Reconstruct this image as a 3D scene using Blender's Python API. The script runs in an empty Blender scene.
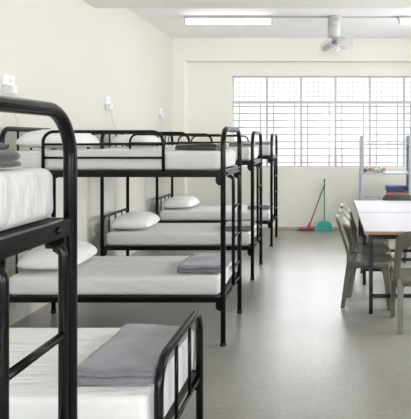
import bpy, bmesh, math, random
from mathutils import Vector, Matrix, noise
random.seed(7)
PI = math.pi
SC = bpy.context.scene
COL = SC.collection

# ---------------------------------------------------------------- camera, sky, exposure
CAMH = 1.6
cam_d = bpy.data.cameras.new('camera')
cam_d.sensor_fit = 'HORIZONTAL'
cam_d.sensor_width = 36.0
cam_d.lens = 600.0 / 411.0 * 36.0
cam_d.shift_x = -120.5 / 411.0
cam_d.shift_y = -69.5 / 411.0
cam_d.clip_start = 0.02
cam = bpy.data.objects.new('camera', cam_d)
COL.objects.link(cam)
cam.location = (0, 0, CAMH)
cam.rotation_euler = (PI / 2, 0, 0)
SC.camera = cam

SKY_LOW, SKY_HIGH, SKY_FILL = 0.85, 12.0, 8.0   # haze at the horizon, brighter cloud overhead; glow added right and behind as fill
TUBE = 9.0
world = bpy.data.worlds.new('sky')
SC.world = world
world.use_nodes = True
bg = world.node_tree.nodes['Background']
bg.inputs['Color'].default_value = (0.975, 0.98, 1.0, 1)
_nt = world.node_tree
_tc = _nt.nodes.new('ShaderNodeTexCoord')
_sx = _nt.nodes.new('ShaderNodeSeparateXYZ')
_nt.links.new(_tc.outputs['Generated'], _sx.inputs[0])
_mr = _nt.nodes.new('ShaderNodeMapRange'); _mr.interpolation_type = 'SMOOTHSTEP'
_mr.inputs['From Min'].default_value = 0.16
_mr.inputs['From Max'].default_value = 0.50
_mr.inputs['To Min'].default_value = SKY_LOW
_mr.inputs['To Max'].default_value = SKY_HIGH
_nt.links.new(_sx.outputs['Z'], _mr.inputs['Value'])
_mb = _nt.nodes.new('ShaderNodeMapRange'); _mb.interpolation_type = 'SMOOTHSTEP'
_mb.inputs['From Min'].default_value = 0.05
_mb.inputs['From Max'].default_value = -0.75
_mb.inputs['To Min'].default_value = 0.0
_mb.inputs['To Max'].default_value = SKY_FILL
_dp = _nt.nodes.new('ShaderNodeVectorMath'); _dp.operation = 'DOT_PRODUCT'
_dp.inputs[1].default_value = (-0.80, 0.60, 0.0)
_nt.links.new(_tc.outputs['Generated'], _dp.inputs[0])
_nt.links.new(_dp.outputs['Value'], _mb.inputs['Value'])
_ad = _nt.nodes.new('ShaderNodeMath'); _ad.operation = 'ADD'
_nt.links.new(_mr.outputs['Result'], _ad.inputs[0]); _nt.links.new(_mb.outputs['Result'], _ad.inputs[1])
_nt.links.new(_ad.outputs[0], bg.inputs['Strength'])

SC.view_settings.view_transform = 'Standard'
SC.view_settings.look = 'None'
SC.view_settings.gamma = 1.0
SC.view_settings.use_curve_mapping = False
SC.view_settings.exposure = 0.68

# room extents (metres)
XL, XR = -2.72, 3.4
YB = 10.80          # face of the recessed back wall
YP = 10.62          # face of the pilasters and the rear beam
YF = -3.2           # wall behind the camera
ZC = 3.41
WX0, WX1, WZ0, WZ1 = -1.692, 2.66, 1.115, 2.755

# sky light entering through the window
def portal(loc, rot, sx, sy):
    d = bpy.data.lights.new('window_daylight', 'AREA')
    d.shape = 'RECTANGLE'; d.size = sx; d.size_y = sy
    d.energy = 1.0
    d.cycles.is_portal = True
    o = bpy.data.objects.new('window_daylight', d)
    COL.objects.link(o)
    o.location = loc; o.rotation_euler = rot
portal(((WX0 + WX1) / 2, YB + 0.32, (WZ0 + WZ1) / 2), (-PI / 2, 0, 0), WX1 - WX0, WZ1 - WZ0)
# unseen windows added in the right and rear walls to carry fill light
FILL_WIN = [(-1.8, .4), (4.2, 6.6), (7.2, 9.8)]
RZ0, RZ1 = 1.0, 2.75
for a, b in FILL_WIN:
    portal((XR + .26, (a + b) / 2, (RZ0 + RZ1) / 2), (0, PI / 2, 0), RZ1 - RZ0, b - a)
FX0, FX1, FZ0, FZ1 = -1.9, 2.6, .9, 2.75
portal(((FX0 + FX1) / 2, YF - .26, (FZ0 + FZ1) / 2), (PI / 2, 0, 0), FX1 - FX0, FZ1 - FZ0)

# ---------------------------------------------------------------- materials
def mat(name, col, rough=0.5, metal=0.0, spec=0.5, bump=None, var=None, coat=0.0, sheen=0.0, trans=0.0):
    """bump=(scale,strength[,stretch xyz]); var=(scale,amount)"""
    m = bpy.data.materials.new(name)
    m.use_nodes = True
    nt = m.node_tree
    b = nt.nodes['Principled BSDF']
    b.inputs['Base Color'].default_value = (*col, 1)
    b.inputs['Roughness'].default_value = rough
    b.inputs['Metallic'].default_value = metal
    b.inputs['Specular IOR Level'].default_value = spec
    b.inputs['Coat Weight'].default_value = coat
    b.inputs['Sheen Weight'].default_value = sheen
    b.inputs['Transmission Weight'].default_value = trans
    tc = None
    if bump or var:
        tc = nt.nodes.new('ShaderNodeTexCoord')
    if var:
        n = nt.nodes.new('ShaderNodeTexNoise')
        n.inputs['Scale'].default_value = var[0]
        n.inputs['Detail'].default_value = 6
        nt.links.new(tc.outputs['Object'], n.inputs['Vector'])
        r = nt.nodes.new('ShaderNodeMapRange')
        r.inputs['From Min'].default_value = 0.25
        r.inputs['From Max'].default_value = 0.75
        r.inputs['To Min'].default_value = 1 - var[1]
        r.inputs['To Max'].default_value = 1 + var[1]
        nt.links.new(n.outputs['Fac'], r.inputs['Value'])
        mx = nt.nodes.new('ShaderNodeVectorMath'); mx.operation = 'SCALE'
        mx.inputs[0].default_value = col
        nt.links.new(r.outputs['Result'], mx.inputs['Scale'])
        nt.links.new(mx.outputs['Vector'], b.inputs['Base Color'])
    if bump:
        mp = nt.nodes.new('ShaderNodeMapping')
        if len(bump) > 2:
            mp.inputs['Scale'].default_value = bump[2]
            if len(bump) > 3:
                mp.inputs['Rotation'].default_value = bump[3]
        nt.links.new(tc.outputs['Object'], mp.inputs['Vector'])
        n2 = nt.nodes.new('ShaderNodeTexNoise')
        n2.inputs['Scale'].default_value = bump[0]
        n2.inputs['Detail'].default_value = 4
        nt.links.new(mp.outputs['Vector'], n2.inputs['Vector'])
        bp = nt.nodes.new('ShaderNodeBump')
        bp.inputs['Strength'].default_value = bump[1]
        bp.inputs['Distance'].default_value = bump[4] if len(bump) > 4 else 0.02
        nt.links.new(n2.outputs['Fac'], bp.inputs['Height'])
        nt.links.new(bp.outputs['Normal'], b.inputs['Normal'])
    return m

M = {}
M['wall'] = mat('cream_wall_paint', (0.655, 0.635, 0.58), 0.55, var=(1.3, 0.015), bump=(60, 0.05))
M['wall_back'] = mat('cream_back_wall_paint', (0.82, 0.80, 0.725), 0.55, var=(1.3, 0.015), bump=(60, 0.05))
M['ceil'] = mat('white_ceiling_paint', (0.90, 0.89, 0.885), 0.7)
M['skirt'] = mat('taupe_skirting', (0.50, 0.46, 0.39), 0.5)
M['black'] = mat('black_powder_coat', (0.003, 0.003, 0.0035), 0.24, spec=0.26, bump=(300, 0.03))
M['rubber'] = mat('black_rubber', (0.008, 0.008, 0.008), 0.7)
M['steel'] = mat('bright_steel', (0.6, 0.6, 0.62), 0.3, metal=1.0)
M['ply'] = mat('dark_bed_board', (0.03, 0.028, 0.026), 0.7)
M['sheet'] = mat('white_sheet', (0.66, 0.66, 0.645), 0.75, sheen=0.1, bump=(5, 0.7, (0.45, 2.4, 1.0), (0.3, 0.3, 0.6), 0.045))
M['pillow'] = mat('white_pillowcase', (0.80, 0.795, 0.775), 0.8, sheen=0.15, bump=(9, 0.3))
M['blanket'] = mat('grey_fleece', (0.165, 0.167, 0.190), 0.95, sheen=0.4, var=(40, 0.12), bump=(160, 0.25))
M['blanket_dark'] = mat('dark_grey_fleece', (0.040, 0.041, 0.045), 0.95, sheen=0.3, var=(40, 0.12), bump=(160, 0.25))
M['chair'] = mat('olive_grey_plastic', (0.116, 0.110, 0.083), 0.30, var=(3, 0.05), bump=(200, 0.04))
M['laminate'] = mat('white_laminate', (0.36, 0.35, 0.38), 0.28, spec=0.22)
M['woodedge'] = mat('beech_edge', (0.33, 0.23, 0.14), 0.5, var=(25, 0.15))
M['alu'] = mat('grey_window_frame', (0.55, 0.55, 0.60), 0.45)
M['grille'] = mat('grey_window_grille', (0.45, 0.45, 0.50), 0.45)
M['rack'] = mat('grey_rack_paint', (0.36, 0.38, 0.42), 0.4)
M['white_plastic'] = mat('white_plastic', (0.80, 0.81, 0.82), 0.35)
M['grey_plastic'] = mat('pale_grey_plastic', (0.55, 0.56, 0.56), 0.4)
M['slot'] = mat('dark_slot', (0.05, 0.05, 0.05), 0.5)
M['fanbody'] = mat('pale_green_fan_body', (0.58, 0.62, 0.56), 0.35)
M['fanwire'] = mat('fan_wire', (0.72, 0.70, 0.70), 0.3)
M['fanblade'] = mat('pinkish_fan_blade', (0.70, 0.63, 0.61), 0.35)
M['fanmotor'] = mat('dark_motor', (0.14, 0.14, 0.17), 0.4)
M['teal'] = mat('teal_plastic', (0.03, 0.38, 0.31), 0.4)
M['greenpole'] = mat('green_pole', (0.02, 0.28, 0.13), 0.4)
M['stick'] = mat('dark_grey_stick', (0.07, 0.07, 0.07), 0.4)
M['pink'] = mat('raspberry_plastic', (0.55, 0.03, 0.09), 0.4)
M['navy'] = mat('navy_towel', (0.025, 0.055, 0.16), 0.95, sheen=0.4, bump=(120, 0.3))
M['red'] = mat('red_towel', (0.42, 0.02, 0.03), 0.95, sheen=0.4, bump=(120, 0.3))

def floor_mat():
    m = mat('grey_screed_floor', (0.3, 0.3, 0.28), 0.4)
    nt = m.node_tree; b = nt.nodes['Principled BSDF']
    tc = nt.nodes.new('ShaderNodeTexCoord')
    def nz(scale, detail):
        n = nt.nodes.new('ShaderNodeTexNoise')
        n.inputs['Scale'].default_value = scale; n.inputs['Detail'].default_value = detail
        n.inputs['Roughness'].default_value = 0.65
        nt.links.new(tc.outputs['Object'], n.inputs['Vector'])
        return n
    a = nz(1.3, 3); c = nz(30, 6)
    b.inputs['Specular IOR Level'].default_value = 0.65
    ad = nt.nodes.new('ShaderNodeMix'); ad.data_type = 'FLOAT'
    ad.inputs[0].default_value = 0.55
    nt.links.new(a.outputs['Fac'], ad.inputs[2]); nt.links.new(c.outputs['Fac'], ad.inputs[3])
    cr = nt.nodes.new('ShaderNodeValToRGB')
    cr.color_ramp.elements[0].position = 0.36; cr.color_ramp.elements[0].color = (0.195, 0.187, 0.162, 1)
    cr.color_ramp.elements[1].position = 0.64; cr.color_ramp.elements[1].color = (0.285, 0.277, 0.252, 1)
    nt.links.new(ad.outputs[0], cr.inputs['Fac'])
    nt.links.new(cr.outputs['Color'], b.inputs['Base Color'])
    mr = nt.nodes.new('ShaderNodeMapRange')
    mr.inputs['To Min'].default_value = 0.25; mr.inputs['To Max'].default_value = 0.35
    nt.links.new(a.outputs['Fac'], mr.inputs['Value'])
    nt.links.new(mr.outputs['Result'], b.inputs['Roughness'])
    bp = nt.nodes.new('ShaderNodeBump'); bp.inputs['Strength'].default_value = 0.10; bp.inputs['Distance'].default_value = 0.01
    nt.links.new(c.outputs['Fac'], bp.inputs['Height'])
    nt.links.new(bp.outputs['Normal'], b.inputs['Normal'])
    return m
M['floor'] = floor_mat()

def emit_mat(name, col, s):
    m = bpy.data.materials.new(name); m.use_nodes = True
    nt = m.node_tree; nt.nodes.clear()
    e = nt.nodes.new('ShaderNodeEmission'); o = nt.nodes.new('ShaderNodeOutputMaterial')
    e.inputs['Color'].default_value = (*col, 1); e.inputs['Strength'].default_value = s
    nt.links.new(e.outputs[0], o.inputs[0])
    return m
M['tube'] = emit_mat('lit_tube', (1.0, 0.98, 0.91), TUBE)

def glass_mat():
    m = bpy.data.materials.new('window_glass'); m.use_nodes = True
    nt = m.node_tree; nt.nodes.clear()
    o = nt.nodes.new('ShaderNodeOutputMaterial')
    t = nt.nodes.new('ShaderNodeBsdfTransparent'); t.inputs[0].default_value = (0.97, 0.98, 0.98, 1)
    g = nt.nodes.new('ShaderNodeBsdfGlossy'); g.inputs['Roughness'].default_value = 0.03
    f = nt.nodes.new('ShaderNodeFresnel'); f.inputs[0].default_value = 1.4
    mx = nt.nodes.new('ShaderNodeMixShader')
    nt.links.new(f.outputs[0], mx.inputs[0]); nt.links.new(t.outputs[0], mx.inputs[1]); nt.links.new(g.outputs[0], mx.inputs[2])
    nt.links.new(mx.outputs[0], o.inputs[0])
    return m
M['glass'] = glass_mat()

def linen_mat(name, cols, scale):
    m = mat(name, (0.5, 0.5, 0.5), 0.9)
    nt = m.node_tree; b = nt.nodes['Principled BSDF']
    tc = nt.nodes.new('ShaderNodeTexCoord')
    v = nt.nodes.new('ShaderNodeTexVoronoi'); v.inputs['Scale'].default_value = scale
    nt.links.new(tc.outputs['Object'], v.inputs['Vector'])
    sp = nt.nodes.new('ShaderNodeSeparateColor')
    nt.links.new(v.outputs['Color'], sp.inputs[0])
    cr = nt.nodes.new('ShaderNodeValToRGB'); cr.color_ramp.interpolation = 'CONSTANT'
    el = cr.color_ramp.elements
    el[0].color = (*cols[0], 1); el[1].position = 1 / len(cols); el[1].color = (*cols[1], 1)
    for i in range(2, len(cols)):
        e = el.new(i / len(cols)); e.color = (*cols[i], 1)
    nt.links.new(sp.outputs[0], cr.inputs['Fac'])
    nt.links.new(cr.outputs['Color'], b.inputs['Base Color'])
    return m
M['linen'] = linen_mat('patterned_linen', [(0.62, 0.60, 0.56), (0.10, 0.16, 0.20), (0.55, 0.28, 0.16), (0.60, 0.60, 0.58), (0.16, 0.24, 0.14), (0.5, 0.42, 0.3)], 22)

# ---------------------------------------------------------------- mesh helpers
def box(bm, x0, x1, y0, y1, z0, z1, bev=0.0, seg=2):
    r = bmesh.ops.create_cube(bm, size=1.0)
    vs = r['verts']
    for v in vs:
        v.co = Vector(((x0 + x1) / 2 + v.co.x * (x1 - x0), (y0 + y1) / 2 + v.co.y * (y1 - y0), (z0 + z1) / 2 + v.co.z * (z1 - z0)))
    if bev > 0:
        es = {e for v in vs for e in v.link_edges}
        bmesh.ops.bevel(bm, geom=list(es), offset=bev, segments=seg, profile=0.6, affect='EDGES')
    return bm

def fillet(pts, r, n=7):
    """round the inner corners of a polyline"""
    pts = [Vector(p) for p in pts]
    out = [pts[0]]
    for i in range(1, len(pts) - 1):
        a, b, c = pts[i - 1], pts[i], pts[i + 1]
        u = (a - b).normalized(); w = (c - b).normalized()
        ang = u.angle(w)
        d = r / math.tan(ang / 2)
        d = min(d, (a - b).length * 0.49 if i > 1 else (a - b).length * 0.98, (c - b).length * 0.49 if i < len(pts) - 2 else (c - b).length * 0.98)
        rr = d * math.tan(ang / 2)
        ctr = b + (u + w).normalized() * (rr / math.sin(ang / 2))
        p0 = b + u * d; p1 = b + w * d
        v0 = p0 - ctr; v1 = p1 - ctr
        tot = v0.angle(v1)
        ax = v0.cross(v1).normalized()
        for k in range(n + 1):
            out.append(ctr + Matrix.Rotation(tot * k / n, 3, ax) @ v0)
    out.append(pts[-1])
    return out

def tube(bm, pts, r, seg=12, closed=False, cap=True):
    pts = [Vector(p) for p in pts]
    n = len(pts)
    rings = []
    prev = None
    for i, p in enumerate(pts):
        if closed:
            t = (pts[(i + 1) % n] - pts[i - 1]).normalized()
        elif i == 0: t = (pts[1] - pts[0]).normalized()
        elif i == n - 1: t = (pts[-1] - pts[-2]).normalized()
        else: t = ((pts[i + 1] - p).normalized() + (p - pts[i - 1]).normalized()).normalized()
        if prev is None:
            ref = Vector((0, 0, 1)) if abs(t.z) < 0.9 else Vector((1, 0, 0))
            nrm = t.cross(ref).normalized()
        else:
            nrm = (prev - t * prev.dot(t)).normalized()
        prev = nrm
        bi = t.cross(nrm)
        rr = r[i] if isinstance(r, (list, tuple)) else r
        rings.append([bm.verts.new(p + (nrm * math.cos(2 * PI * k / seg) + bi * math.sin(2 * PI * k / seg)) * rr) for k in range(seg)])
    m = n if closed else n - 1
    for i in range(m):
        a, b = rings[i], rings[(i + 1) % n]
        for k in range(seg):
            f = bm.faces.new((a[k], a[(k + 1) % seg], b[(k + 1) % seg], b[k])); f.smooth = True
    if cap and not closed:
        bm.faces.new(list(reversed(rings[0]))); bm.faces.new(rings[-1])
    return bm

def lathe(bm, prof, c=(0, 0, 0), seg=24, axis=None):
    c = Vector(c)
    q = Vector((0, 0, 1)).rotation_difference(Vector(axis).normalized()).to_matrix() if axis else Matrix.Identity(3)
    rings = []
    for r, z in prof:
        rings.append([bm.verts.new(c + q @ Vector((max(r, 1e-4) * math.cos(2 * PI * k / seg), max(r, 1e-4) * math.sin(2 * PI * k / seg), z))) for k in range(seg)])
    for a, b in zip(rings, rings[1:]):
        for k in range(seg):
            f = bm.faces.new((a[k], a[(k + 1) % seg], b[(k + 1) % seg], b[k])); f.smooth = True
    bm.faces.new(list(reversed(rings[0]))); bm.faces.new(rings[-1])
    return bm

def obj(name, bm, m, parent=None, smooth=False):
    bmesh.ops.recalc_face_normals(bm, faces=bm.faces)
    me = bpy.data.meshes.new(name)
    if smooth:
        for f in bm.faces: f.smooth = True
    bm.to_mesh(me); bm.free()
    me.materials.append(m)
    o = bpy.data.objects.new(name, me)
    COL.objects.link(o)
    if parent is not None: o.parent = parent
    return o

def B(): return bmesh.new()

def tag(o, label=None, cat=None, group=None, kind=None):
    if label: o['label'] = label
    if cat: o['category'] = cat
    if group: o['group'] = group
    if kind: o['kind'] = kind
    return o

def thing(name, label, cat, loc=(0, 0, 0), rz=0.0, group=None):
    o = bpy.data.objects.new(name, None)
    COL.objects.link(o)
    o.empty_display_size = 0.1
    o.location = loc; o.rotation_euler = (0, 0, rz)
    return tag(o, label, cat, group)

def dup(root, loc, rz, label, group=None):
    r = root.copy(); COL.objects.link(r)
    r.location = loc; r.rotation_euler = (0, 0, rz)
    r['label'] = label
    if group: r['group'] = group
    for ch in list(root.children):
        c = ch.copy(); COL.objects.link(c); c.parent = r
        for g in list(ch.children):
            d = g.copy(); COL.objects.link(d); d.parent = c
    return r

def structure(name, bm, m, parent=None, smooth=False):
    o = obj(name, bm, m, parent, smooth)
    o['kind'] = 'structure'
    return o

# ---------------------------------------------------------------- the room
bm = B(); box(bm, XL - .2, XR + .2, YF - .2, YB + .25, -.15, 0); structure('floor', bm, M['floor'])
bm = B(); box(bm, XL - .2, XR + .2, YF - .2, YB + .25, ZC, ZC + .15); structure('ceiling', bm, M['ceil'])
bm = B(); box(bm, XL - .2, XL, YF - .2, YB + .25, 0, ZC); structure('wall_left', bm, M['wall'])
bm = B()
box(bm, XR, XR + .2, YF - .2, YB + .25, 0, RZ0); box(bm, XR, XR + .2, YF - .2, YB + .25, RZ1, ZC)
ys = [YF - .2] + [v for ab in FILL_WIN for v in ab] + [YB + .25]
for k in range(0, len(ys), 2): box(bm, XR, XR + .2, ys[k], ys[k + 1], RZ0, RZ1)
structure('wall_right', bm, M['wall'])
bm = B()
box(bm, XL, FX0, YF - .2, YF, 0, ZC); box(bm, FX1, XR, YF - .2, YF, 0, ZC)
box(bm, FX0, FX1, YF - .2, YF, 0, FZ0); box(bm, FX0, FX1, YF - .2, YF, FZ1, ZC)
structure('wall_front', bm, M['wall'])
def fill_window(n, a, b, z0, z1, to):
    def bx(bm, u0, u1, w, za, zb):
        p, q = to(u0, -w), to(u1, w)
        box(bm, min(p[0], q[0]), max(p[0], q[0]), min(p[1], q[1]), max(p[1], q[1]), za, zb)
    bm = B()
    bx(bm, a, a + .04, .03, z0, z1); bx(bm, b - .04, b, .03, z0, z1)
    bx(bm, a + .04, b - .04, .03, z0, z0 + .04); bx(bm, a + .04, b - .04, .03, z1 - .04, z1)
    w = structure('window_%d' % n, bm, M['alu'])  # added window, out of view, lets in fill light
    bm = B(); bx(bm, a + .04, b - .04, .002, z0 + .04, z1 - .04); structure('pane', bm, M['glass'], w)
    k = max(1, round((b - a) / .65))
    for j in range(1, k):
        u = a + (b - a) * j / k
        bm = B(); bx(bm, u - .018, u + .018, .028, z0 + .04, z1 - .04); structure('mullion', bm, M['alu'], w)
for n, (a, b) in enumerate(FILL_WIN): fill_window(n + 2, a, b, RZ0, RZ1, lambda u, w: (XR + .1 + w, u))
fill_window(5, FX0, FX1, FZ0, FZ1, lambda u, w: (u, YF - .1 + w))
bm = B()
box(bm, XL, WX0, YB, YB + .25, 0, ZC); box(bm, WX1, XR, YB, YB + .25, 0, ZC)
box(bm, WX0, WX1, YB, YB + .25, 0, WZ0); box(bm, WX0, WX1, YB, YB + .25, WZ1, ZC)
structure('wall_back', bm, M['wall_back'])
bm = B(); box(bm, XL, XL + .22, YP, YB, 0, ZC, .004); structure('trim_1', bm, M['wall_back'])
bm = B(); box(bm, XR - .22, XR, YP, YB, 0, ZC, .004); structure('trim_2', bm, M['wall_back'])
bm = B(); box(bm, XL + .22, XR - .22, YP, YB, 3.0, ZC, .004); structure('trim_3', bm, M['wall_back'])
bm = B(); box(bm, XL, XR, 6.68, 7.08, 3.155, ZC, .004); structure('trim_4', bm, M['wall_back'])
bm = B(); box(bm, XL + .22, XR - .22, YB - .012, YB, 0, .038, .003); structure('baseboard_back', bm, M['skirt'])

# window: frame, mullions, transom, panes, mesh grid above and burglar bars below
BAY = 0.6217
ZT = 2.285
YW = YB + .10
bm = B()
fw = .022
box(bm, WX0, WX0 + fw, YW - .03, YW + .03, WZ0, WZ1, .003); box(bm, WX1 - fw, WX1, YW - .03, YW + .03, WZ0, WZ1, .003)
box(bm, WX0, WX1, YW - .03, YW + .03, WZ1 - fw, WZ1, .003); box(bm, WX0, WX1, YW - .03, YW + .03, WZ0, WZ0 + fw, .003)
win = structure('window_1', bm, M['alu'])
for k in range(1, 7):
    x = WX0 + k * BAY
    bm = B(); box(bm, x - .021, x + .021, YW - .028, YW + .028, WZ0 + fw, WZ1 - fw, .003); structure('mullion', bm, M['alu'], win)
bm = B(); box(bm, WX0 + fw, WX1 - fw, YW - .031, YW + .031, ZT - .024, ZT + .024, .003); structure('transom', bm, M['alu'], win)
for k in range(7):
    x0 = WX0 + k * BAY + .022; x1 = WX0 + (k + 1) * BAY - .022
    for z0, z1 in ((WZ0 + fw, ZT - .02), (ZT + .02, WZ1 - fw)):
        bm = B(); box(bm, x0, x1, YW + .008, YW + .012, z0, z1); structure('pane', bm, M['glass'], win)
    # bars
    bm = B()
    for j in range(9):
        z = WZ0 + .075 + j * .1275
        tube(bm, [(x0 - .004, YW - .018, z), (x1 + .004, YW - .018, z)], .0098, 8)
    for x in (x0 + .095, x1 - .095):
        tube(bm, [(x, YW - .018, WZ0 + fw), (x, YW - .018, ZT - .02)], 0.0105, 8)
    structure('window_bars', bm, M['grille'], win)
    bm = B()
    for j in range(1, 6):
        x = x0 + (x1 - x0) * j / 6
        tube(bm, [(x, YW - .012, ZT + .02), (x, YW - .012, WZ1 - fw)], .0042, 6)
    for j in range(1, 5):
        z = ZT + .02 + (WZ1 - fw - ZT - .02) * j / 5
        tube(bm, [(x0, YW - .012, z), (x1, YW - .012, z)], .0042, 6)
    structure('window_mesh', bm, M['grille'], win)

# ---------------------------------------------------------------- bunk bed
L, W = 1.72, 0.885
HX, FX = -L / 2, L / 2
R = .0205
TOP = 1.688          # centre line of the end arches
def end_frame(x, z, rad, h0=0.012):
    bm = B()
    tube(bm, fillet([(x, -W / 2, h0), (x, -W / 2, z), (x, W / 2, z), (x, W / 2, h0)], rad, 9), R, 14)
    return bm
def spindles(parent, x, z0, z1, ys, r=.0085):
    for y in ys:
        bm = B(); tube(bm, [(x, y, z0), (x, y, z1)], r, 10); obj('spindle', bm, M['black'], parent)
def bolt(parent, p, ax, r=.011):
    bm = B(); lathe(bm, [(r, 0), (r, .004), (r * .75, .008), (r * .3, .010)], p, 12, ax); obj('bolt', bm, M['black'], parent)
def feet(parent, x):
    for y in (-W / 2, W / 2):
        bm = B(); lathe(bm, [(.024, 0), (.0245, .02), (.022, .03)], (x, y, 0), 14); obj('foot_cap', bm, M['rubber'], parent)

def side_rail(root, y, zc, h):
    s = 1 if y > 0 else -1
    bm = B(); box(bm, HX + R * .8, FX - R * .8, y - .014, y + .014, zc - h / 2, zc + h / 2, .004)
    o = obj('side_rail', bm, M['black'], root)
    for x, d in ((HX, 1), (FX, -1)):
        bm = B()   # rounded gusset plate under the rail where it meets the post
        x0 = x + d * R * .85
        pr = [(x0, zc - h / 2 + .004), (x0 + d * .038, zc - h / 2 + .004), (x0 + d * .040, zc - h / 2 - .03), (x0 + d * .032, zc - h / 2 - .052), (x0 + d * .014, zc - h / 2 - .064), (x0, zc - h / 2 - .066)]
        a = [bm.verts.new((px, y - .009, pz)) for px, pz in pr]; b = [bm.verts.new((px, y + .009, pz)) for px, pz in pr]
        bm.faces.new(a); bm.faces.new(list(reversed(b)))
        for i in range(len(pr)):
            bm.faces.new((a[i], a[(i + 1) % len(pr)], b[(i + 1) % len(pr)], b[i]))
        obj('bracket', bm, M['black'], o)
    return o

UZ, UH = 1.336, .050      # upper side rail
LZ, LH = .360, .044       # lower side rail
def make_bunk(label, group):
    root = thing('bunk_bed', label, 'bunk bed', group=group)
    ff = obj('foot_frame', end_frame(FX, TOP, .145), M['black'], root); feet(ff, FX)
    hf = obj('head_frame', end_frame(HX, TOP, .10), M['black'], root); feet(hf, HX)
    spindles(hf, HX, UZ + .02, TOP - .01, (-.2, 0.02, .24))
    for y in (-W / 2, W / 2):
        side_rail(root, y, UZ, UH); side_rail(root, y, LZ, LH)
    # end rails
    bm = B(); box(bm, FX - .012, FX + .012, -W / 2 + R * .7, W / 2 - R * .7, 1.312, 1.362, .004)
    cr = obj('cross_rail', bm, M['black'], root)
    for y in (-W / 2 + .11, W / 2 - .11): bolt(cr, (FX + .0115, y, 1.337), (1, 0, 0))
    bm = B(); box(bm, HX - .012, HX + .012, -W / 2 + R * .7, W / 2 - R * .7, 1.312, 1.362, .004); obj('cross_rail', bm, M['black'], root)
    bm = B(); tube(bm, [(FX, -W / 2, .352), (FX, W / 2, .352)], .0135, 12); obj('cross_rail', bm, M['black'], root)
    bm = B(); tube(bm, [(HX, -W / 2, .352), (HX, W / 2, .352)], .0135, 12); obj('cross_rail', bm, M['black'], root)
    # lower headboard
    bm = B(); tube(bm, fillet([(HX, -W / 2 + .012, .56), (HX, -W / 2 + .03, .715), (HX, W / 2 - .03, .715), (HX, W / 2 - .012, .56)], .07, 8), .017, 12)
    hb = obj('headboard', bm, M['black'], root)
    spindles(hb, HX, .36, .71, (-.22, 0, .22))
    # guard rails
    for s in (-1, 1):
        y = s * W / 2
        bm = B(); tube(bm, fillet([(FX - 1.40, y, UZ + .015), (FX - 1.40, y, 1.665), (FX - .465, y, 1.665), (FX - .465, y, UZ + .015)], .085, 8), .0125, 12)
        g = obj('guard_rail', bm, M['black'], root)
        for z in (1.566, 1.462):
            bm = B(); tube(bm, [(FX - 1.40, y, z), (FX - .465, y, z)], .0095, 10); obj('rail_bar', bm, M['black'], g)
    # ladder on the foot end
    ya, yb = .048, W / 2 - .058
    bm = B()
    for y in (ya, yb):
        tube(bm, fillet([(FX - .045, y, 1.290), (FX + .004, y, 1.290), (FX + .004, y, .35)], .036, 7), .0145, 12)
    ld = obj('ladder', bm, M['black'], root)
    for z in (1.02, .76, .50):
        bm = B(); tube(bm, [(FX + .004, ya, z), (FX + .004, yb, z)], .0125, 12); obj('rung', bm, M['black'], ld)
    # boards under the mattresses
    for z in (UZ + UH / 2, LZ + LH / 2):
        bm = B(); box(bm, HX + .016, FX - .016, -W / 2 + .015, W / 2 - .015, z - .018, z - .003); obj('bed_board', bm, M['ply'], root)
    return root

BUNKS = [  # foot x, near post y, label
    (-.787, 0.962, 'black metal bunk bed cut by left edge, big ladder end nearest the camera'),
    (-.800, 4.665, 'black metal bunk bed next to the low single bed, full length in view'),
    (-.842, 6.865, 'black metal bunk bed second from the window, between two other bunks'),
    (-.818, 9.010, 'farthest black metal bunk bed, closest to the barred window'),
]
G = 'bunk beds along the left wall'
bunks = []
for i, (fx, y0, lab) in enumerate(BUNKS):
    loc = (fx - L / 2, y0 + W / 2, 0)
    if i == 0:
        b = make_bunk(lab, G); b.location = loc
    else:
        b = dup(bunks[0], loc, 0, lab)
    bunks.append(b)

# ---------------------------------------------------------------- low single bed
SX0, SX1 = -2.50, -.712
SY0, SY1 = 2.555, 3.380
SW = SY1 - SY0
sb = thing('single_bed', 'low black metal single bed with rounded foot end between bunks', 'bed', ((SX0 + SX1) / 2, (SY0 + SY1) / 2, 0))
hx, fx = (SX0 - SX1) / 2, (SX1 - SX0) / 2
for nm, x, z, r in (('foot_frame', fx, .655, .135), ('head_frame', hx, .86, .10)):
    bm = B(); tube(bm, fillet([(x, -SW / 2, .012), (x, -SW / 2, z), (x, SW / 2, z), (x, SW / 2, .012)], r, 9), .0205, 14)
    f = obj(nm, bm, M['black'], sb)
    for y in (-SW / 2, SW / 2):
        bm = B(); lathe(bm, [(.022, 0), (.0225, .02), (.02, .03)], (x, y, 0), 14); obj('foot_cap', bm, M['rubber'], f)
    for y in (-.11, .165):
        bm = B(); tube(bm, [(x, y, .27), (x, y, z - .005)], .0095, 10); obj('spindle', bm, M['black'], f)
    bm = B(); tube(bm, [(x, -SW / 2, .27), (x, SW / 2, .27)], .0115, 12); obj('cross_rail', bm, M['black'], sb)
for y in (-SW / 2, SW / 2):
    bm = B(); box(bm, hx + .015, fx - .015, y - .013, y + .013, .262, .302, .004); o = obj('side_rail', bm, M['black'], sb)
    for x, d in ((hx, 1), (fx, -1)):
        bm = B(); box(bm, x + d * .014, x + d * .055, y - .0105, y + .0105, .20, .264, .006); obj('bracket', bm, M['black'], o)
bm = B(); box(bm, hx + .016, fx - .016, -SW / 2 + .015, SW / 2 - .015, .283, .300); obj('bed_board', bm, M['ply'], sb)

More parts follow.
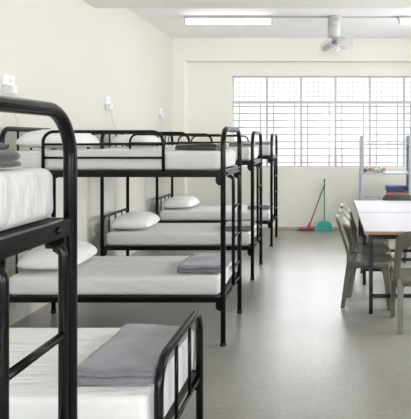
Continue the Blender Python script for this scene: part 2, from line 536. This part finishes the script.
# ---------------------------------------------------------------- bedding
def mattress_mesh(lx, ly, h, seed, rr=.032, flat=False):
    """rounded slab with a soft crown and dented sides"""
    bm = B()
    r = bmesh.ops.create_cube(bm, size=1.0)
    for v in bm.verts: v.co = Vector((v.co.x * lx, v.co.y * ly, v.co.z * h))
    # vertical corners wide, then top and bottom lips
    ve = [e for e in bm.edges if abs(e.verts[0].co.z - e.verts[1].co.z) > h * .5]
    bmesh.ops.bevel(bm, geom=ve, offset=.04, segments=5, profile=.5, affect='EDGES')
    he = [e for e in bm.edges if e.is_manifold and abs(e.calc_face_angle(0)) > 1.2 and abs(e.verts[0].co.z - e.verts[1].co.z) < 1e-5]
    bmesh.ops.bevel(bm, geom=he, offset=min(rr, h * .45), segments=4, profile=.5, affect='EDGES')
    bmesh.ops.triangulate(bm, faces=[f for f in bm.faces if len(f.verts) > 4])
    for _ in range(3):
        bmesh.ops.subdivide_edges(bm, edges=[e for e in bm.edges if e.calc_length() > .07], cuts=1, use_grid_fill=True)
    bmesh.ops.triangulate(bm, faces=[f for f in bm.faces if len(f.verts) > 4])
    for v in bm.verts:
        c = v.co
        up = max(0, min(1, (c.z + h / 2) / h))
        n1 = noise.noise(Vector((c.x * 3 + seed, c.y * 3, c.z * 2)))
        n2 = noise.noise(Vector((c.x * 13 + c.y * 6 + seed * 3, c.z * 5 + c.y * 2, seed)))
        edge = max(abs(c.x) / (lx / 2), abs(c.y) / (ly / 2))
        c.z += up * (.007 * (1 - edge ** 3) + .003 * n1)
        if edge > .93 and 0.05 < up < .97:
            k = .0055 * n2
            c.x += k * (c.x / (lx / 2)); c.y += k * (c.y / (ly / 2))
        elif up > .9:
            c.z += .003 * n2
    for v in bm.verts:
        if v.co.z < -h / 2: v.co.z = -h / 2
        v.co.z += h / 2
    return bm

def mattress(x0, x1, y0, y1, z, h, label, seed):
    o = obj('mattress', mattress_mesh(x1 - x0, y1 - y0, h, seed), M['sheet'], None, True)
    o.location = ((x0 + x1) / 2, (y0 + y1) / 2, z)
    return tag(o, label, 'mattress', 'white sheeted mattresses')

UPZ, LOZ, MH = UZ + UH / 2 + .0015, LZ + LH / 2 + .0015, .158
where = ['at left edge beside the camera', 'next to the single bed', 'second from the window', 'closest to the window']
wherefull = ['bunk at the left edge', 'bunk just past the single bed', 'second bunk from the window', 'bunk closest to the window']
for i, (fxx, y0, lab) in enumerate(BUNKS):
    yc = y0 + W / 2
    x0, x1 = fxx - L + .03, fxx - .032
    mattress(x0, x1, yc - .427, yc + .427, UPZ, .152, 'white sheeted mattress on the upper deck of the ' + wherefull[i], 3.1 * i + 1)
    mattress(x0, x1, yc - .43, yc + .43, LOZ, .150, 'white sheeted mattress on the lower deck of the ' + wherefull[i], 3.1 * i + 2.3)
mattress(SX0 + .03, SX1 - .03, SY0 - .09, SY1 + .03, .304, .236, 'white sheeted mattress on the low single bed in front', 17.7)

def pillow_mesh(a, b, h, seed):
    bm = B()
    N = 26
    def pt(u, v, s):
        x = a * u * (1 - .10 * v ** 4) ; y = b * v * (1 - .07 * u ** 4)
        t = max(0, (1 - abs(u) ** 2.6)) * max(0, (1 - abs(v) ** 3.0))
        t = t ** .42
        n = noise.noise(Vector((u * 2.2 + seed, v * 3.1, seed))) * .10 + noise.noise(Vector((u * 6 + seed, v * 7, 3))) * .035
        if s > 0: z = h * .30 + h * .70 * t * (1 + n)
        else: z = h * .30 * (1 - t) + .0
        return (x, y, z)
    g = {}
    for s in (1, -1):
        for i in range(N + 1):
            for j in range(N + 1):
                e = i in (0, N) or j in (0, N)
                if s < 0 and e: g[(s, i, j)] = g[(1, i, j)]; continue
                u = math.sin((i / N * 2 - 1) * PI / 2); v = math.sin((j / N * 2 - 1) * PI / 2)
                g[(s, i, j)] = bm.verts.new(pt(u, v, s))
    for s in (1, -1):
        for i in range(N):
            for j in range(N):
                q = [g[(s, i, j)], g[(s, i + 1, j)], g[(s, i + 1, j + 1)], g[(s, i, j + 1)]]
                f = bm.faces.new(q if s > 0 else q[::-1]); f.smooth = True
    return bm

def pillow(x, y, z, label, seed, rz=0.0, h=.185, a=.232, b=.34):
    o = obj('pillow', pillow_mesh(a, b, h, seed), M['pillow'], None, True)
    o.location = (x, y, z); o.rotation_euler = (0, 0, rz)
    return tag(o, label, 'pillow', 'white pillows at the heads of the beds')

UT, LT = UPZ + .152 + .0125, LOZ + .150 + .0135
pillow(-2.255, 5.08, LT, 'plump white pillow on the lower deck just past the single bed', 1.0, .04)
pillow(-2.27, 5.12, UT, 'white pillow on the upper deck just past the single bed', 2.0, -.05, .165)
pillow(-2.30, 7.27, LT, 'white pillow on the lower deck of second bunk from window', 3.0, .05, .175)
pillow(-2.30, 7.30, UT, 'white pillow on the upper deck of second bunk from window', 4.0, 0.0, .15)
pillow(-2.27, 9.42, LT, 'white pillow on the lower deck of the bunk closest to window', 5.0, -.04, .175)

def folded_mesh(lx, ly, t, n, seed, amp=.004, taper=.01):
    """cloth folded back and forth n layers; folds run along x, stacked in z"""
    bm = B()
    cl = []
    half = ly / 2 - t / 2
    for k in range(n):
        z = t / 2 + k * t
        d = 1 if k % 2 == 0 else -1
        hh = half - taper * k
        for j in range(13):
            cl.append((d * (-hh + 2 * hh * j / 12), z))
        if k < n - 1:
            for j in range(1, 6):
                a = -PI / 2 + PI * j / 6
                cl.append((d * (hh + math.cos(a) * t / 2), z + t / 2 + math.sin(a) * t / 2))
    th = t * .47
    up, dn = [], []
    for i, p in enumerate(cl):
        q0 = cl[max(0, i - 1)]; q1 = cl[min(len(cl) - 1, i + 1)]
        tx, tz = q1[0] - q0[0], q1[1] - q0[1]
        l = math.hypot(tx, tz) or 1
        nx, nz = -tz / l, tx / l
        up.append((p[0] + nx * th, p[1] + nz * th)); dn.append((p[0] - nx * th, p[1] - nz * th))
    def endcap(p, dirn):
        r = []
        for j in range(1, 4):
            a = PI * j / 4
            r.append((p[0] + dirn * math.sin(a) * th * .8, p[1] + math.cos(a) * th))
        return r
    prof = up + endcap(cl[-1], 1 if n % 2 else -1) + dn[::-1] + [(-half - math.sin(PI * j / 4) * th * .8, t / 2 - math.cos(PI * j / 4) * th) for j in range(1, 4)]
    MX = 18
    rows = []
    for i in range(MX + 1):
        u = i / MX * 2 - 1
        row = []
        for (y, z) in prof:
            k = z / (n * t)
            edge = 1 - max(0, abs(u) - .9) * 10 * .12
            x = u * lx / 2 * (1 - .02 * noise.noise(Vector((y * 8, z * 60, seed))))
            zz = z + amp * k * noise.noise(Vector((x * 7 + seed, y * 7, seed))) * 2
            yy = y + amp * noise.noise(Vector((x * 6 + seed, z * 50, 9 + seed)))
            if abs(u) > .99:
                zz = n * t / 2 + (zz - n * t / 2) * .97
            row.append(bm.verts.new((x, yy, max(zz, .0005))))
        rows.append(row)
    P = len(prof)
    for a, b in zip(rows, rows[1:]):
        for k in range(P):
            f = bm.faces.new((a[k], a[(k + 1) % P], b[(k + 1) % P], b[k])); f.smooth = True
    for row in (rows[0], rows[-1]):
        # caps: quads between the upper and lower outline of the cloth
        m = len(up)
        dnr = [row[len(up) + 3 + (m - 1 - i)] for i in range(m)]
        for i in range(m - 1):
            bm.faces.new((row[i], row[i + 1], dnr[i + 1], dnr[i]))
        e = row[m:m + 3]
        bm.faces.new([row[m - 1]] + e + [dnr[m - 1]])
        s = row[2 * m + 3:]
        bm.faces.new([dnr[0]] + s + [row[0]])
    return bm

def blanket(x, y, z, lx, ly, t, n, label, seed, rz=0.0, m='blanket', name='blanket', cat='blanket', group='folded grey blankets on the beds', amp=.009):
    o = obj(name, folded_mesh(lx, ly, t, n, seed, amp), M[m], None)
    o.location = (x, y, z); o.rotation_euler = (0, 0, rz)
    return tag(o, label, cat, group)

blanket(-.912, 2.905, .5515, .345, .70, .029, 2, 'large folded grey blanket on the low single bed in front', 1.3, 0.0)
blanket(-1.00, 5.02, LT, .36, .56, .026, 2, 'folded grey blanket on the lower deck just past the single bed', 2.3, 0.0)
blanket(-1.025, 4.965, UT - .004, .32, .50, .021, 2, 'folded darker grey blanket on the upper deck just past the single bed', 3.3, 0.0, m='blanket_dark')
blanket(-1.04, 7.20, LT, .34, .50, .026, 2, 'folded grey blanket on lower deck of second bunk from window', 4.3, .03)
blanket(-1.01, 7.27, UT, .25, .56, .021, 2, 'folded grey blanket on upper deck of second bunk from window', 5.3, 0.0)
blanket(-1.02, 9.38, LT, .34, .50, .026, 2, 'folded grey blanket on lower deck of bunk closest to window', 6.3, -.03)
blanket(-.99, 9.42, UT, .25, .56, .021, 2, 'folded grey blanket on upper deck of bunk closest to window', 7.3, 0.0)
# thick folded one on the nearest bunk: folds face the foot end
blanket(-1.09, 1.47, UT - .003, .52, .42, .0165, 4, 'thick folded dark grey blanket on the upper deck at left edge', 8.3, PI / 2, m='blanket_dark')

# ---------------------------------------------------------------- tables
def make_table(label, lx, ly, h, inset0, inset1):
    root = thing('dining_table', label, 'table', group='white dining tables end to end')
    bm = B(); box(bm, -lx / 2 + .002, lx / 2 - .002, -ly / 2 + .002, ly / 2 - .002, h - .028, h, .002)
    tp = obj('tabletop', bm, M['laminate'], root)
    bm = B()
    for (x0, x1, y0, y1) in ((-lx / 2, lx / 2, -ly / 2, -ly / 2 + .004), (-lx / 2, lx / 2, ly / 2 - .004, ly / 2), (-lx / 2, -lx / 2 + .004, -ly / 2 + .004, ly / 2 - .004), (lx / 2 - .004, lx / 2, -ly / 2 + .004, ly / 2 - .004)):
        box(bm, x0, x1, y0, y1, h - .030, h - .0015)
    obj('edge_band', bm, M['woodedge'], tp)['label'] = 'brown wooden edge'
    s = .018
    for yy in (-ly / 2 + inset0, ly / 2 - inset1):
        for xx in (-lx / 2 + .06, lx / 2 - .06):
            bm = B(); box(bm, xx - s, xx + s, yy - s, yy + s, .008, h - .031, .003)
            lg = obj('leg', bm, M['black'], root)
            bm = B(); box(bm, xx - s - .002, xx + s + .002, yy - s - .002, yy + s + .002, 0, .014, .003); obj('foot_cap', bm, M['rubber'], lg)
        bm = B(); box(bm, -lx / 2 + .06 + s, lx / 2 - .06 - s, yy - .015, yy + .015, .148, .180, .003); obj('stretcher', bm, M['black'], root)
        bm = B(); box(bm, -lx / 2 + .06 + s, lx / 2 - .06 - s, yy - .012, yy + .012, h - .075, h - .031, .003); obj('apron', bm, M['black'], root)
    for xx in (-lx / 2 + .06, lx / 2 - .06):
        bm = B(); box(bm, xx - .012, xx + .012, -ly / 2 + inset0 + s, ly / 2 - inset1 - s, h - .065, h - .031, .003); obj('apron', bm, M['black'], root)
    return root
TH = .765
t1 = make_table('white topped table with brown edge and black legs, nearest camera', .85, 1.40, TH, .045, .24)
t1.location = (.36 + .425, 5.48 + .70, 0); t1.rotation_euler = (0, 0, -.010)
t2 = make_table('white topped table behind the nearer one, towards the window', .85, 1.37, TH, .31, .49)
t2.location = (.378 + .425, 6.905 + .685, 0); t2.rotation_euler = (0, 0, -.010)

# ---------------------------------------------------------------- plastic chairs
def recline(z): return -.185 - .29 * max(0, z - .42) - .05 * max(0, z - .42) ** 2
def make_chair(label, group):
    root = thing('plastic_chair', label, 'chair', group=group)
    # seat with a dished top and a turned-down skirt
    bm = B(); N = 14
    def rs(u, v, sx=.205, sy=.212):
        # squircle mapping
        x = u * math.sqrt(1 - v * v / 2 * .55); y = v * math.sqrt(1 - u * u / 2 * .55)
        return x * sx * 1.06, y * sy * 1.06 * (1 - .03 * u)
    g = [[None] * (N + 1) for _ in range(N + 1)]
    for i in range(N + 1):
        for j in range(N + 1):
            u, v = i / N * 2 - 1, j / N * 2 - 1
            x, y = rs(u, v)
            e = max(abs(u), abs(v))
            z = .452 - .014 * (1 - e ** 4) - .012 * max(0, u) ** 3 * (1 - abs(v) ** 2)
            g[i][j] = bm.verts.new((x, y, z))
    for i in range(N):
        for j in range(N):
            f = bm.faces.new((g[i][j], g[i + 1][j], g[i + 1][j + 1], g[i][j + 1])); f.smooth = True
    rim = [g[i][0] for i in range(N)] + [g[N][j] for j in range(N)] + [g[i][N] for i in range(N, 0, -1)] + [g[0][j] for j in range(N, 0, -1)]
    def ring(sc, dz, arch):
        out = []
        for k, v in enumerate(rim):
            # skirt is shallower mid-side, deeper at the legs
            m = (k % N) / N
            a = math.sin(m * PI) ** .6 * arch
            out.append(bm.verts.new((v.co.x * sc, v.co.y * sc, .452 + dz + a)))
        return out
    r1 = ring(1.02, -.012, 0); r2 = ring(1.03, -.095, .040); r3 = ring(.975, -.095, .040); r4 = ring(.95, -.022, 0)
    seqs = [rim, r1, r2, r3, r4]
    for a, b in zip(seqs, seqs[1:]):
        for k in range(len(rim)):
            f = bm.faces.new((a[k], a[(k + 1) % len(rim)], b[(k + 1) % len(rim)], b[k])); f.smooth = True
    bm.faces.new(r4)
    obj('seat', bm, M['chair'], root)
    # back: an arch band with an open centre, leaning backwards
    bm = B(); K = 4
    front, rear = [], []
    def arch(hw, zt, rad, crown):
        # sides leaning slightly inward, round shoulders, nearly flat crown
        pts = [(hw - .008 * j / 10, .42 + (zt - rad - .42) * j / 10) for j in range(10)]
        h2 = hw - .008
        pts += [(h2 - rad + rad * math.cos(PI / 2 * j / 8), zt - crown - rad + rad * math.sin(PI / 2 * j / 8) + crown * j / 8 * .35) for j in range(9)]
        pts += [((h2 - rad) * (1 - j / 2), zt - crown * .65 * (1 - j / 2) ** 2) for j in (1, 2)]
        return pts + [(-y, z) for y, z in pts[-2::-1]]
    OUT, INN = arch(.236, .862, .095, .012), arch(.184, .742, .075, .010)
    T = len(OUT) - 1
    for i in range(T + 1):
        (yo, zo), (yi, zi) = OUT[i], INN[i]
        fr, re = [], []
        for k in range(K + 1):
            t = k / K
            y = yi + (yo - yi) * t; z = zi + (zo - zi) * t
            x = recline(z) + .045 * (abs(y) / .226) ** 2 * min(1, (z - .42) / .15 + .3)
            cr = .006 * math.sin(PI * t)
            fr.append(bm.verts.new((x + .011 - cr * .3, y, z))); re.append(bm.verts.new((x - .011 - cr, y, z)))
        front.append(fr); rear.append(re)
    for i in range(T):
        for k in range(K):
            for S in (front, rear):
                f = bm.faces.new((S[i][k], S[i + 1][k], S[i + 1][k + 1], S[i][k + 1])); f.smooth = True
        for k in (0, K):
            f = bm.faces.new((front[i][k], front[i + 1][k], rear[i + 1][k], rear[i][k])); f.smooth = True
    for i in (0, T):
        for k in range(K):
            bm.faces.new((front[i][k], front[i][k + 1], rear[i][k + 1], rear[i][k]))
    bmesh.ops.bevel(bm, geom=[e for e in bm.edges if e.is_manifold and e.calc_face_angle(0) > 1.0], offset=.005, segments=2, affect='EDGES')
    obj('backrest', bm, M['chair'], root)
    # legs: wide where they meet the skirt, tapering and splaying to the floor
    for sx in (-1, 1):
        for sy in (-1, 1):
            bm = B()
            top = Vector((sx * (.168 if sx > 0 else .165), sy * .176, .440)); bot = Vector((sx * (.205 if sx > 0 else .225), sy * .178, 0))
            rings = []
            for t, w, d in ((0, .085, .066), (.12, .074, .058), (.25, .058, .050), (.45, .050, .046), (1, .042, .040)):
                c = top.lerp(bot, t)
                # leg grows from its outer corner
                ox, oy = sx, sy
                pts = []
                x1 = c.x + ox * .03; y1 = c.y + oy * .03
                for (dx, dy) in ((0, 0), (-ox * w, 0), (-ox * w, -oy * d * .35), (-ox * w * .4, -oy * d * .45), (-ox * w * .35, -oy * d), (0, -oy * d)):
                    pts.append(bm.verts.new((x1 + dx, y1 + dy, c.z)))
                rings.append(pts)
            for a, b in zip(rings, rings[1:]):
                for k in range(6):
                    bm.faces.new((a[k], a[(k + 1) % 6], b[(k + 1) % 6], b[k]))
            bm.faces.new(rings[0]); bm.faces.new(rings[-1])
            bmesh.ops.bevel(bm, geom=[e for e in bm.edges if abs(e.verts[0].co.z - e.verts[1].co.z) > .01], offset=.006, segments=2, affect='EDGES')
            obj('leg', bm, M['chair'], root)
    return root
CG = 'olive grey plastic chairs around the tables'
c0 = make_chair("olive grey plastic chair, nearest of three tucked along table's left side", CG)
c0.location = (.428, 5.865, 0); c0.rotation_euler = (0, 0, -.20)
dup(c0, (.462, 6.355, 0), -.17, "olive grey plastic chair, middle of three tucked along table's left side")
dup(c0, (.497, 6.925, 0), -.14, "olive grey plastic chair, farthest of three tucked along table's left side")
dup(c0, (.795, 5.195, 0), PI / 2 + .03, "olive grey plastic chair at table's near end, its open back facing camera")
dup(c0, (1.02, 8.67, 0), PI / 2, 'plastic chair at the far table end, only its rounded back top showing')
dup(c0, (1.235, 8.03, 0), PI, 'plastic chair on the right side of table, only its grey leg showing')

# ---------------------------------------------------------------- steel rack by the window
rk = thing('steel_rack', 'grey steel shelf rack standing in front of the window', 'shelf', (1.06, 10.36, 0))
RW, RD = 1.02, .36
zs = (.12, .60, 1.045, 1.542)
for sx in (-1, 1):
    for sy in (-1, 1):
        bm = B()
        px = -RW / 2 + .06 if sx < 0 else RW / 2 - .14
        x0 = px; y0 = sy * RD / 2
        box(bm, x0 - .022, x0 + .022, y0 - .004, y0 + .004, .004, 1.67, .001)
        box(bm, x0 + (-.022 if sx < 0 else .014), x0 + (-.014 if sx < 0 else .022), min(y0, y0 - sy * .036), max(y0, y0 - sy * .036), .004, 1.67, .001)
        p = obj('post', bm, M['rack'], rk)
        bm = B(); box(bm, x0 - .026, x0 + .026, y0 - .008 - (.03 if sy > 0 else 0), y0 + .008 + (.03 if sy < 0 else 0), 0, .02, .003); obj('foot_cap', bm, M['rubber'], p)
for z in zs:
    bm = B()
    t = .026 if z > 1.4 else .034
    box(bm, -RW / 2 + .03, RW / 2, -RD / 2 + .006, RD / 2 - .006, z - .006, z, .001)
    box(bm, -RW / 2 + .03, RW / 2, -RD / 2 + .005, -RD / 2 + .009, z - t, z - .005); box(bm, -RW / 2 + .03, RW / 2, RD / 2 - .009, RD / 2 - .005, z - t, z - .005)
    obj('shelf', bm, M['rack'], rk)

def bundle(name, x, y, z, lx, ly, h, m, label, seed, n=3, cat='linen', group=None):
    o = obj(name, folded_mesh(lx, ly, h / n, n, seed, .006, .004), M[m], None)
    o.location = (x, y, z + .001)
    return tag(o, label, cat, group)
bundle('folded_linen', .832, 10.36, 1.045, .38, .28, .088, 'linen', 'folded patchwork-patterned linen bundle on the upper rack shelf', 11, 3)
bundle('folded_towel', 1.225, 10.36, .60, .33, .26, .118, 'red', 'red folded towel lying beneath the blue one on the rack', 12, 2, 'towel', 'folded towels on the rack')
bundle('folded_towel', 1.215, 10.36, .60 + .1245, .36, .27, .092, 'navy', 'blue folded towel on top of the red one on the rack', 13, 3, 'towel', 'folded towels on the rack')

# ---------------------------------------------------------------- broom and dustpan by the back wall
br = thing('broom', 'raspberry headed broom with dark stick leaning at back wall', 'broom', (-.32, 10.60, 0))
bm = B(); tube(bm, [(.035, .0, .115), (.298, .112, .815)], .0105, 10); obj('stick', bm, M['stick'], br)
bm = B(); tube(bm, [(.004, 0, .055), (.015, .0, .075), (.048, .009, .155)], [.034, .024, .014], 12); obj('collar', bm, M['pink'], br)
bm = B(); box(bm, -.155, .115, -.03, .03, .036, .066, .010, 3)
for v in bm.verts:
    v.co.z -= .10 * (v.co.x / .14) ** 2 * .12
obj('broom_head', bm, M['pink'], br)
M['bristle'] = linen_mat('mixed_bristles', [(0.10, 0.09, 0.06), (0.03, 0.13, 0.11), (0.16, 0.12, 0.08), (0.05, 0.16, 0.13)], 30)
bm = B()
for i in range(26):
    for j in range(5):
        x = -.15 + .255 * i / 25; y = -.024 + .012 * j
        fl = 1.22
        tube(bm, [(x, y, .04), (x * fl + random.uniform(-.004, .004), y * 1.5 + random.uniform(-.004, .004), .002)], .0042, 5)
obj('bristles', bm, M['bristle'], br)['label'] = 'brown and green bristles'

dp = thing('dustpan', 'teal long-handled dustpan standing upright against back wall', 'dustpan', (-.028, 10.66, 0))
bm = B()
# scoop: a shell with a rounded back, open at the front
NA = 18
prof = []
for i in range(NA + 1):
    a = PI * i / NA
    prof.append((-.125 * math.copysign(abs(math.cos(a)) ** .55, math.cos(a)), .150 * math.sin(a) ** .55 if 0 < i < NA else 0.0))
def loop(yy, sc):
    return [bm.verts.new((x * sc, yy, max(.004, z * sc * .95 + .004))) for x, z in prof]
lay = [loop(-.045, .955), loop(.045, .935), loop(.045, 1.0), loop(-.01, 1.05), loop(-.052, 1.07)]
for a, b in zip(lay, lay[1:]):
    for k in range(NA):
        f = bm.faces.new((a[k], a[k + 1], b[k + 1], b[k])); f.smooth = True
bm.faces.new(lay[0]); bm.faces.new(lay[-1])
box(bm, -.150, .150, -.075, -.045, .002, .020, .004)
obj('scoop', bm, M['teal'], dp)
bm = B(); tube(bm, [(0, .055, .10), (0, .066, .20), (0, .082, .865)], .011, 10); obj('handle', bm, M['greenpole'], dp)
bm = B(); tube(bm, [(0, .0818, .860), (0, .0826, .900)], .0135, 10); obj('handle_cap', bm, M['stick'], dp)['label'] = 'dark cap'

# ---------------------------------------------------------------- ceiling lights, conduit, fan
def make_light(label):
    root = thing('ceiling_light', label, 'light', group='fluorescent ceiling lights')
    bm = B(); box(bm, -.65, .65, -.075, .075, -.042, 0, .004); hs = obj('housing', bm, M['grey_plastic'], root)
    for s in (-1, 1):
        bm = B(); box(bm, s * .632 - .014, s * .632 + .014, -.03, .03, -.112, -.044, .004); obj('end_cap', bm, M['grey_plastic'], hs)
    bm = B(); tube(bm, [(-.617, 0, -.080), (.617, 0, -.080)], .030, 14); obj('tube', bm, M['tube'], root)
    return root
l0 = make_light('lit white tube light on the ceiling left of the fan')
l0.location = (-1.43, 8.80, ZC)
dup(l0, (1.71, 8.80, ZC), 0, 'lit white tube light on the ceiling right of the fan, cut by frame')
for y in (4.6, 1.4, -1.6):  # unseen tube rows added to brighten the room
    for x in (-1.40, 1.69):
        dup(l0, (x, y, ZC), 0, 'added unseen tube light on the ceiling nearer the camera, for fill', 'unseen tube lights added for fill')
bm = B(); box(bm, -.78, 1.06, 8.785, 8.815, ZC - .018, ZC, .003)
tag(obj('cable_conduit', bm, M['grey_plastic']), 'thin grey conduit running along the ceiling between the tube lights', 'conduit')

fan = thing('ceiling_fan', 'caged oscillating fan hanging from the ceiling', 'fan', (.118, 8.80, ZC))
bm = B(); lathe(bm, [(.105, 0), (.105, -.02), (.098, -.03)][::-1], seg=24); obj('ceiling_plate', bm, M['fanbody'], fan)
bm = B(); lathe(bm, [(.04, -.315), (.082, -.31), (.094, -.29), (.094, -.03)], seg=28); mo = obj('mount', bm, M['fanbody'], fan)
bm = B(); lathe(bm, [(.026, -.004), (.030, .004), (.020, .012)], (0, -.090, -.11), 16, (0, -1, 0)); obj('knob', bm, M['grey_plastic'], mo)
ax = Vector((.24, -.34, -.90)).normalized()
cc = Vector((.022, -.06, -.405))
bm = B(); tube(bm, [(0, -.0, -.305), (0, -.0, -.35), cc - ax * .04], .022, 12); obj('swivel_arm', bm, M['fanmotor'], fan)
bm = B(); lathe(bm, [(.02, -.07), (.05, -.065), (.055, -.01), (.03, .0)], cc, 20, ax); obj('motor', bm, M['fanmotor'], fan)
q = Vector((0, 0, 1)).rotation_difference(ax).to_matrix()
def cq(r, a, z): return cc + q @ Vector((r * math.cos(a), r * math.sin(a), z))
bm = B()
RC = .250
for s in (-1, 1):
    for k in range(48):
        a = 2 * PI * k / 48
        pts = [cq(.045 + (RC - .045) * t, a + .25 * t, .03 + s * .065 * (1 - t ** 2.4)) for t in (0, .2, .4, .6, .8, .93, 1)]
        tube(bm, pts, .0017, 5)
    for r in (.10, .16, .21):
        t = (r - .045) / (RC - .045)
        tube(bm, [cq(r, 2 * PI * k / 40, .03 + s * .065 * (1 - t ** 2.4)) for k in range(40)], .0018, 5, closed=True)
tube(bm, [cq(RC, 2 * PI * k / 48, .03) for k in range(48)], .005, 8, closed=True)
cg = obj('cage', bm, M['fanwire'], fan)
bm = B(); lathe(bm, [(.05, .088), (.05, .098), (.03, .104)], cc, 24, ax); obj('badge', bm, M['white_plastic'], cg)
for k in range(3):
    bm = B()
    rows = []
    for i in range(9):
        t = i / 8
        r = .035 + .185 * t
        wd = .55 * math.sin(PI * (.18 + .72 * t)) ** .8
        row = []
        for j in range(7):
            v = j / 6 - .5
            a = 2 * PI * k / 3 + v * 2 * wd + .25 * t
            row.append(bm.verts.new(cq(r, a, .032 + v * .035)))
        rows.append(row)
    for a, b in zip(rows, rows[1:]):
        for j in range(6):
            f = bm.faces.new((a[j], a[j + 1], b[j + 1], b[j])); f.smooth = True
    bmesh.ops.solidify(bm, geom=list(bm.faces), thickness=.003)
    obj('blade', bm, M['fanblade'], fan)

# ---------------------------------------------------------------- wall sockets on the left wall
def socket(y, z, w, h, label, plug, cable):
    root = thing('wall_socket', label, 'socket', (XL, y, z), 0, 'white sockets on the left wall')
    bm = B(); box(bm, 0, .028, -w / 2, w / 2, -h * .05, h / 2, .005); pt = obj('faceplate', bm, M['white_plastic'], root)
    bm = B()
    for dz in (0.0, .02):
        box(bm, .0275, .030, -.012, -.006, h * .22 + dz - .006, h * .22 + dz + .006)
    box(bm, .0275, .0315, .008, .022, h * .22 - .012, h * .22 + .014, .001)
    obj('switch', bm, M['grey_plastic'], pt)
    bm = B(); box(bm, 0, .024, -w / 2 + .01, w / 2 - .03, -h / 2, -h * .06, .005); obj('lower_box', bm, M['grey_plastic'], root)
    if plug:
        bm = B(); box(bm, .024, .058, w / 2 - .075, w / 2 - .015, -h * .42, -h * .02, .006); p = obj('plug', bm, M['white_plastic'], root)
        bm = B(); tube(bm, fillet([Vector(c) for c in cable], .06, 6), .0032, 6); obj('cable', bm, M['grey_plastic'], p)
    return root
socket(5.11, 2.07, .17, .17, 'white socket box with plug at left edge above nearest bunk', True, [(.05, .03, -.07), (.03, .06, -.2), (.02, .15, -.36), (.02, .22, -.46)])
socket(7.44, 2.055, .15, .175, 'white socket with plug and hanging cable, middle of left wall', True, [(.05, .06, -.07), (.03, .09, -.15), (.02, .22, -.27), (.02, .42, -.34)])
socket(9.82, 2.03, .14, .18, 'small pale socket on left wall nearest the back corner', True, [(.05, .04, -.08), (.03, .05, -.2), (.02, .06, -.4)])
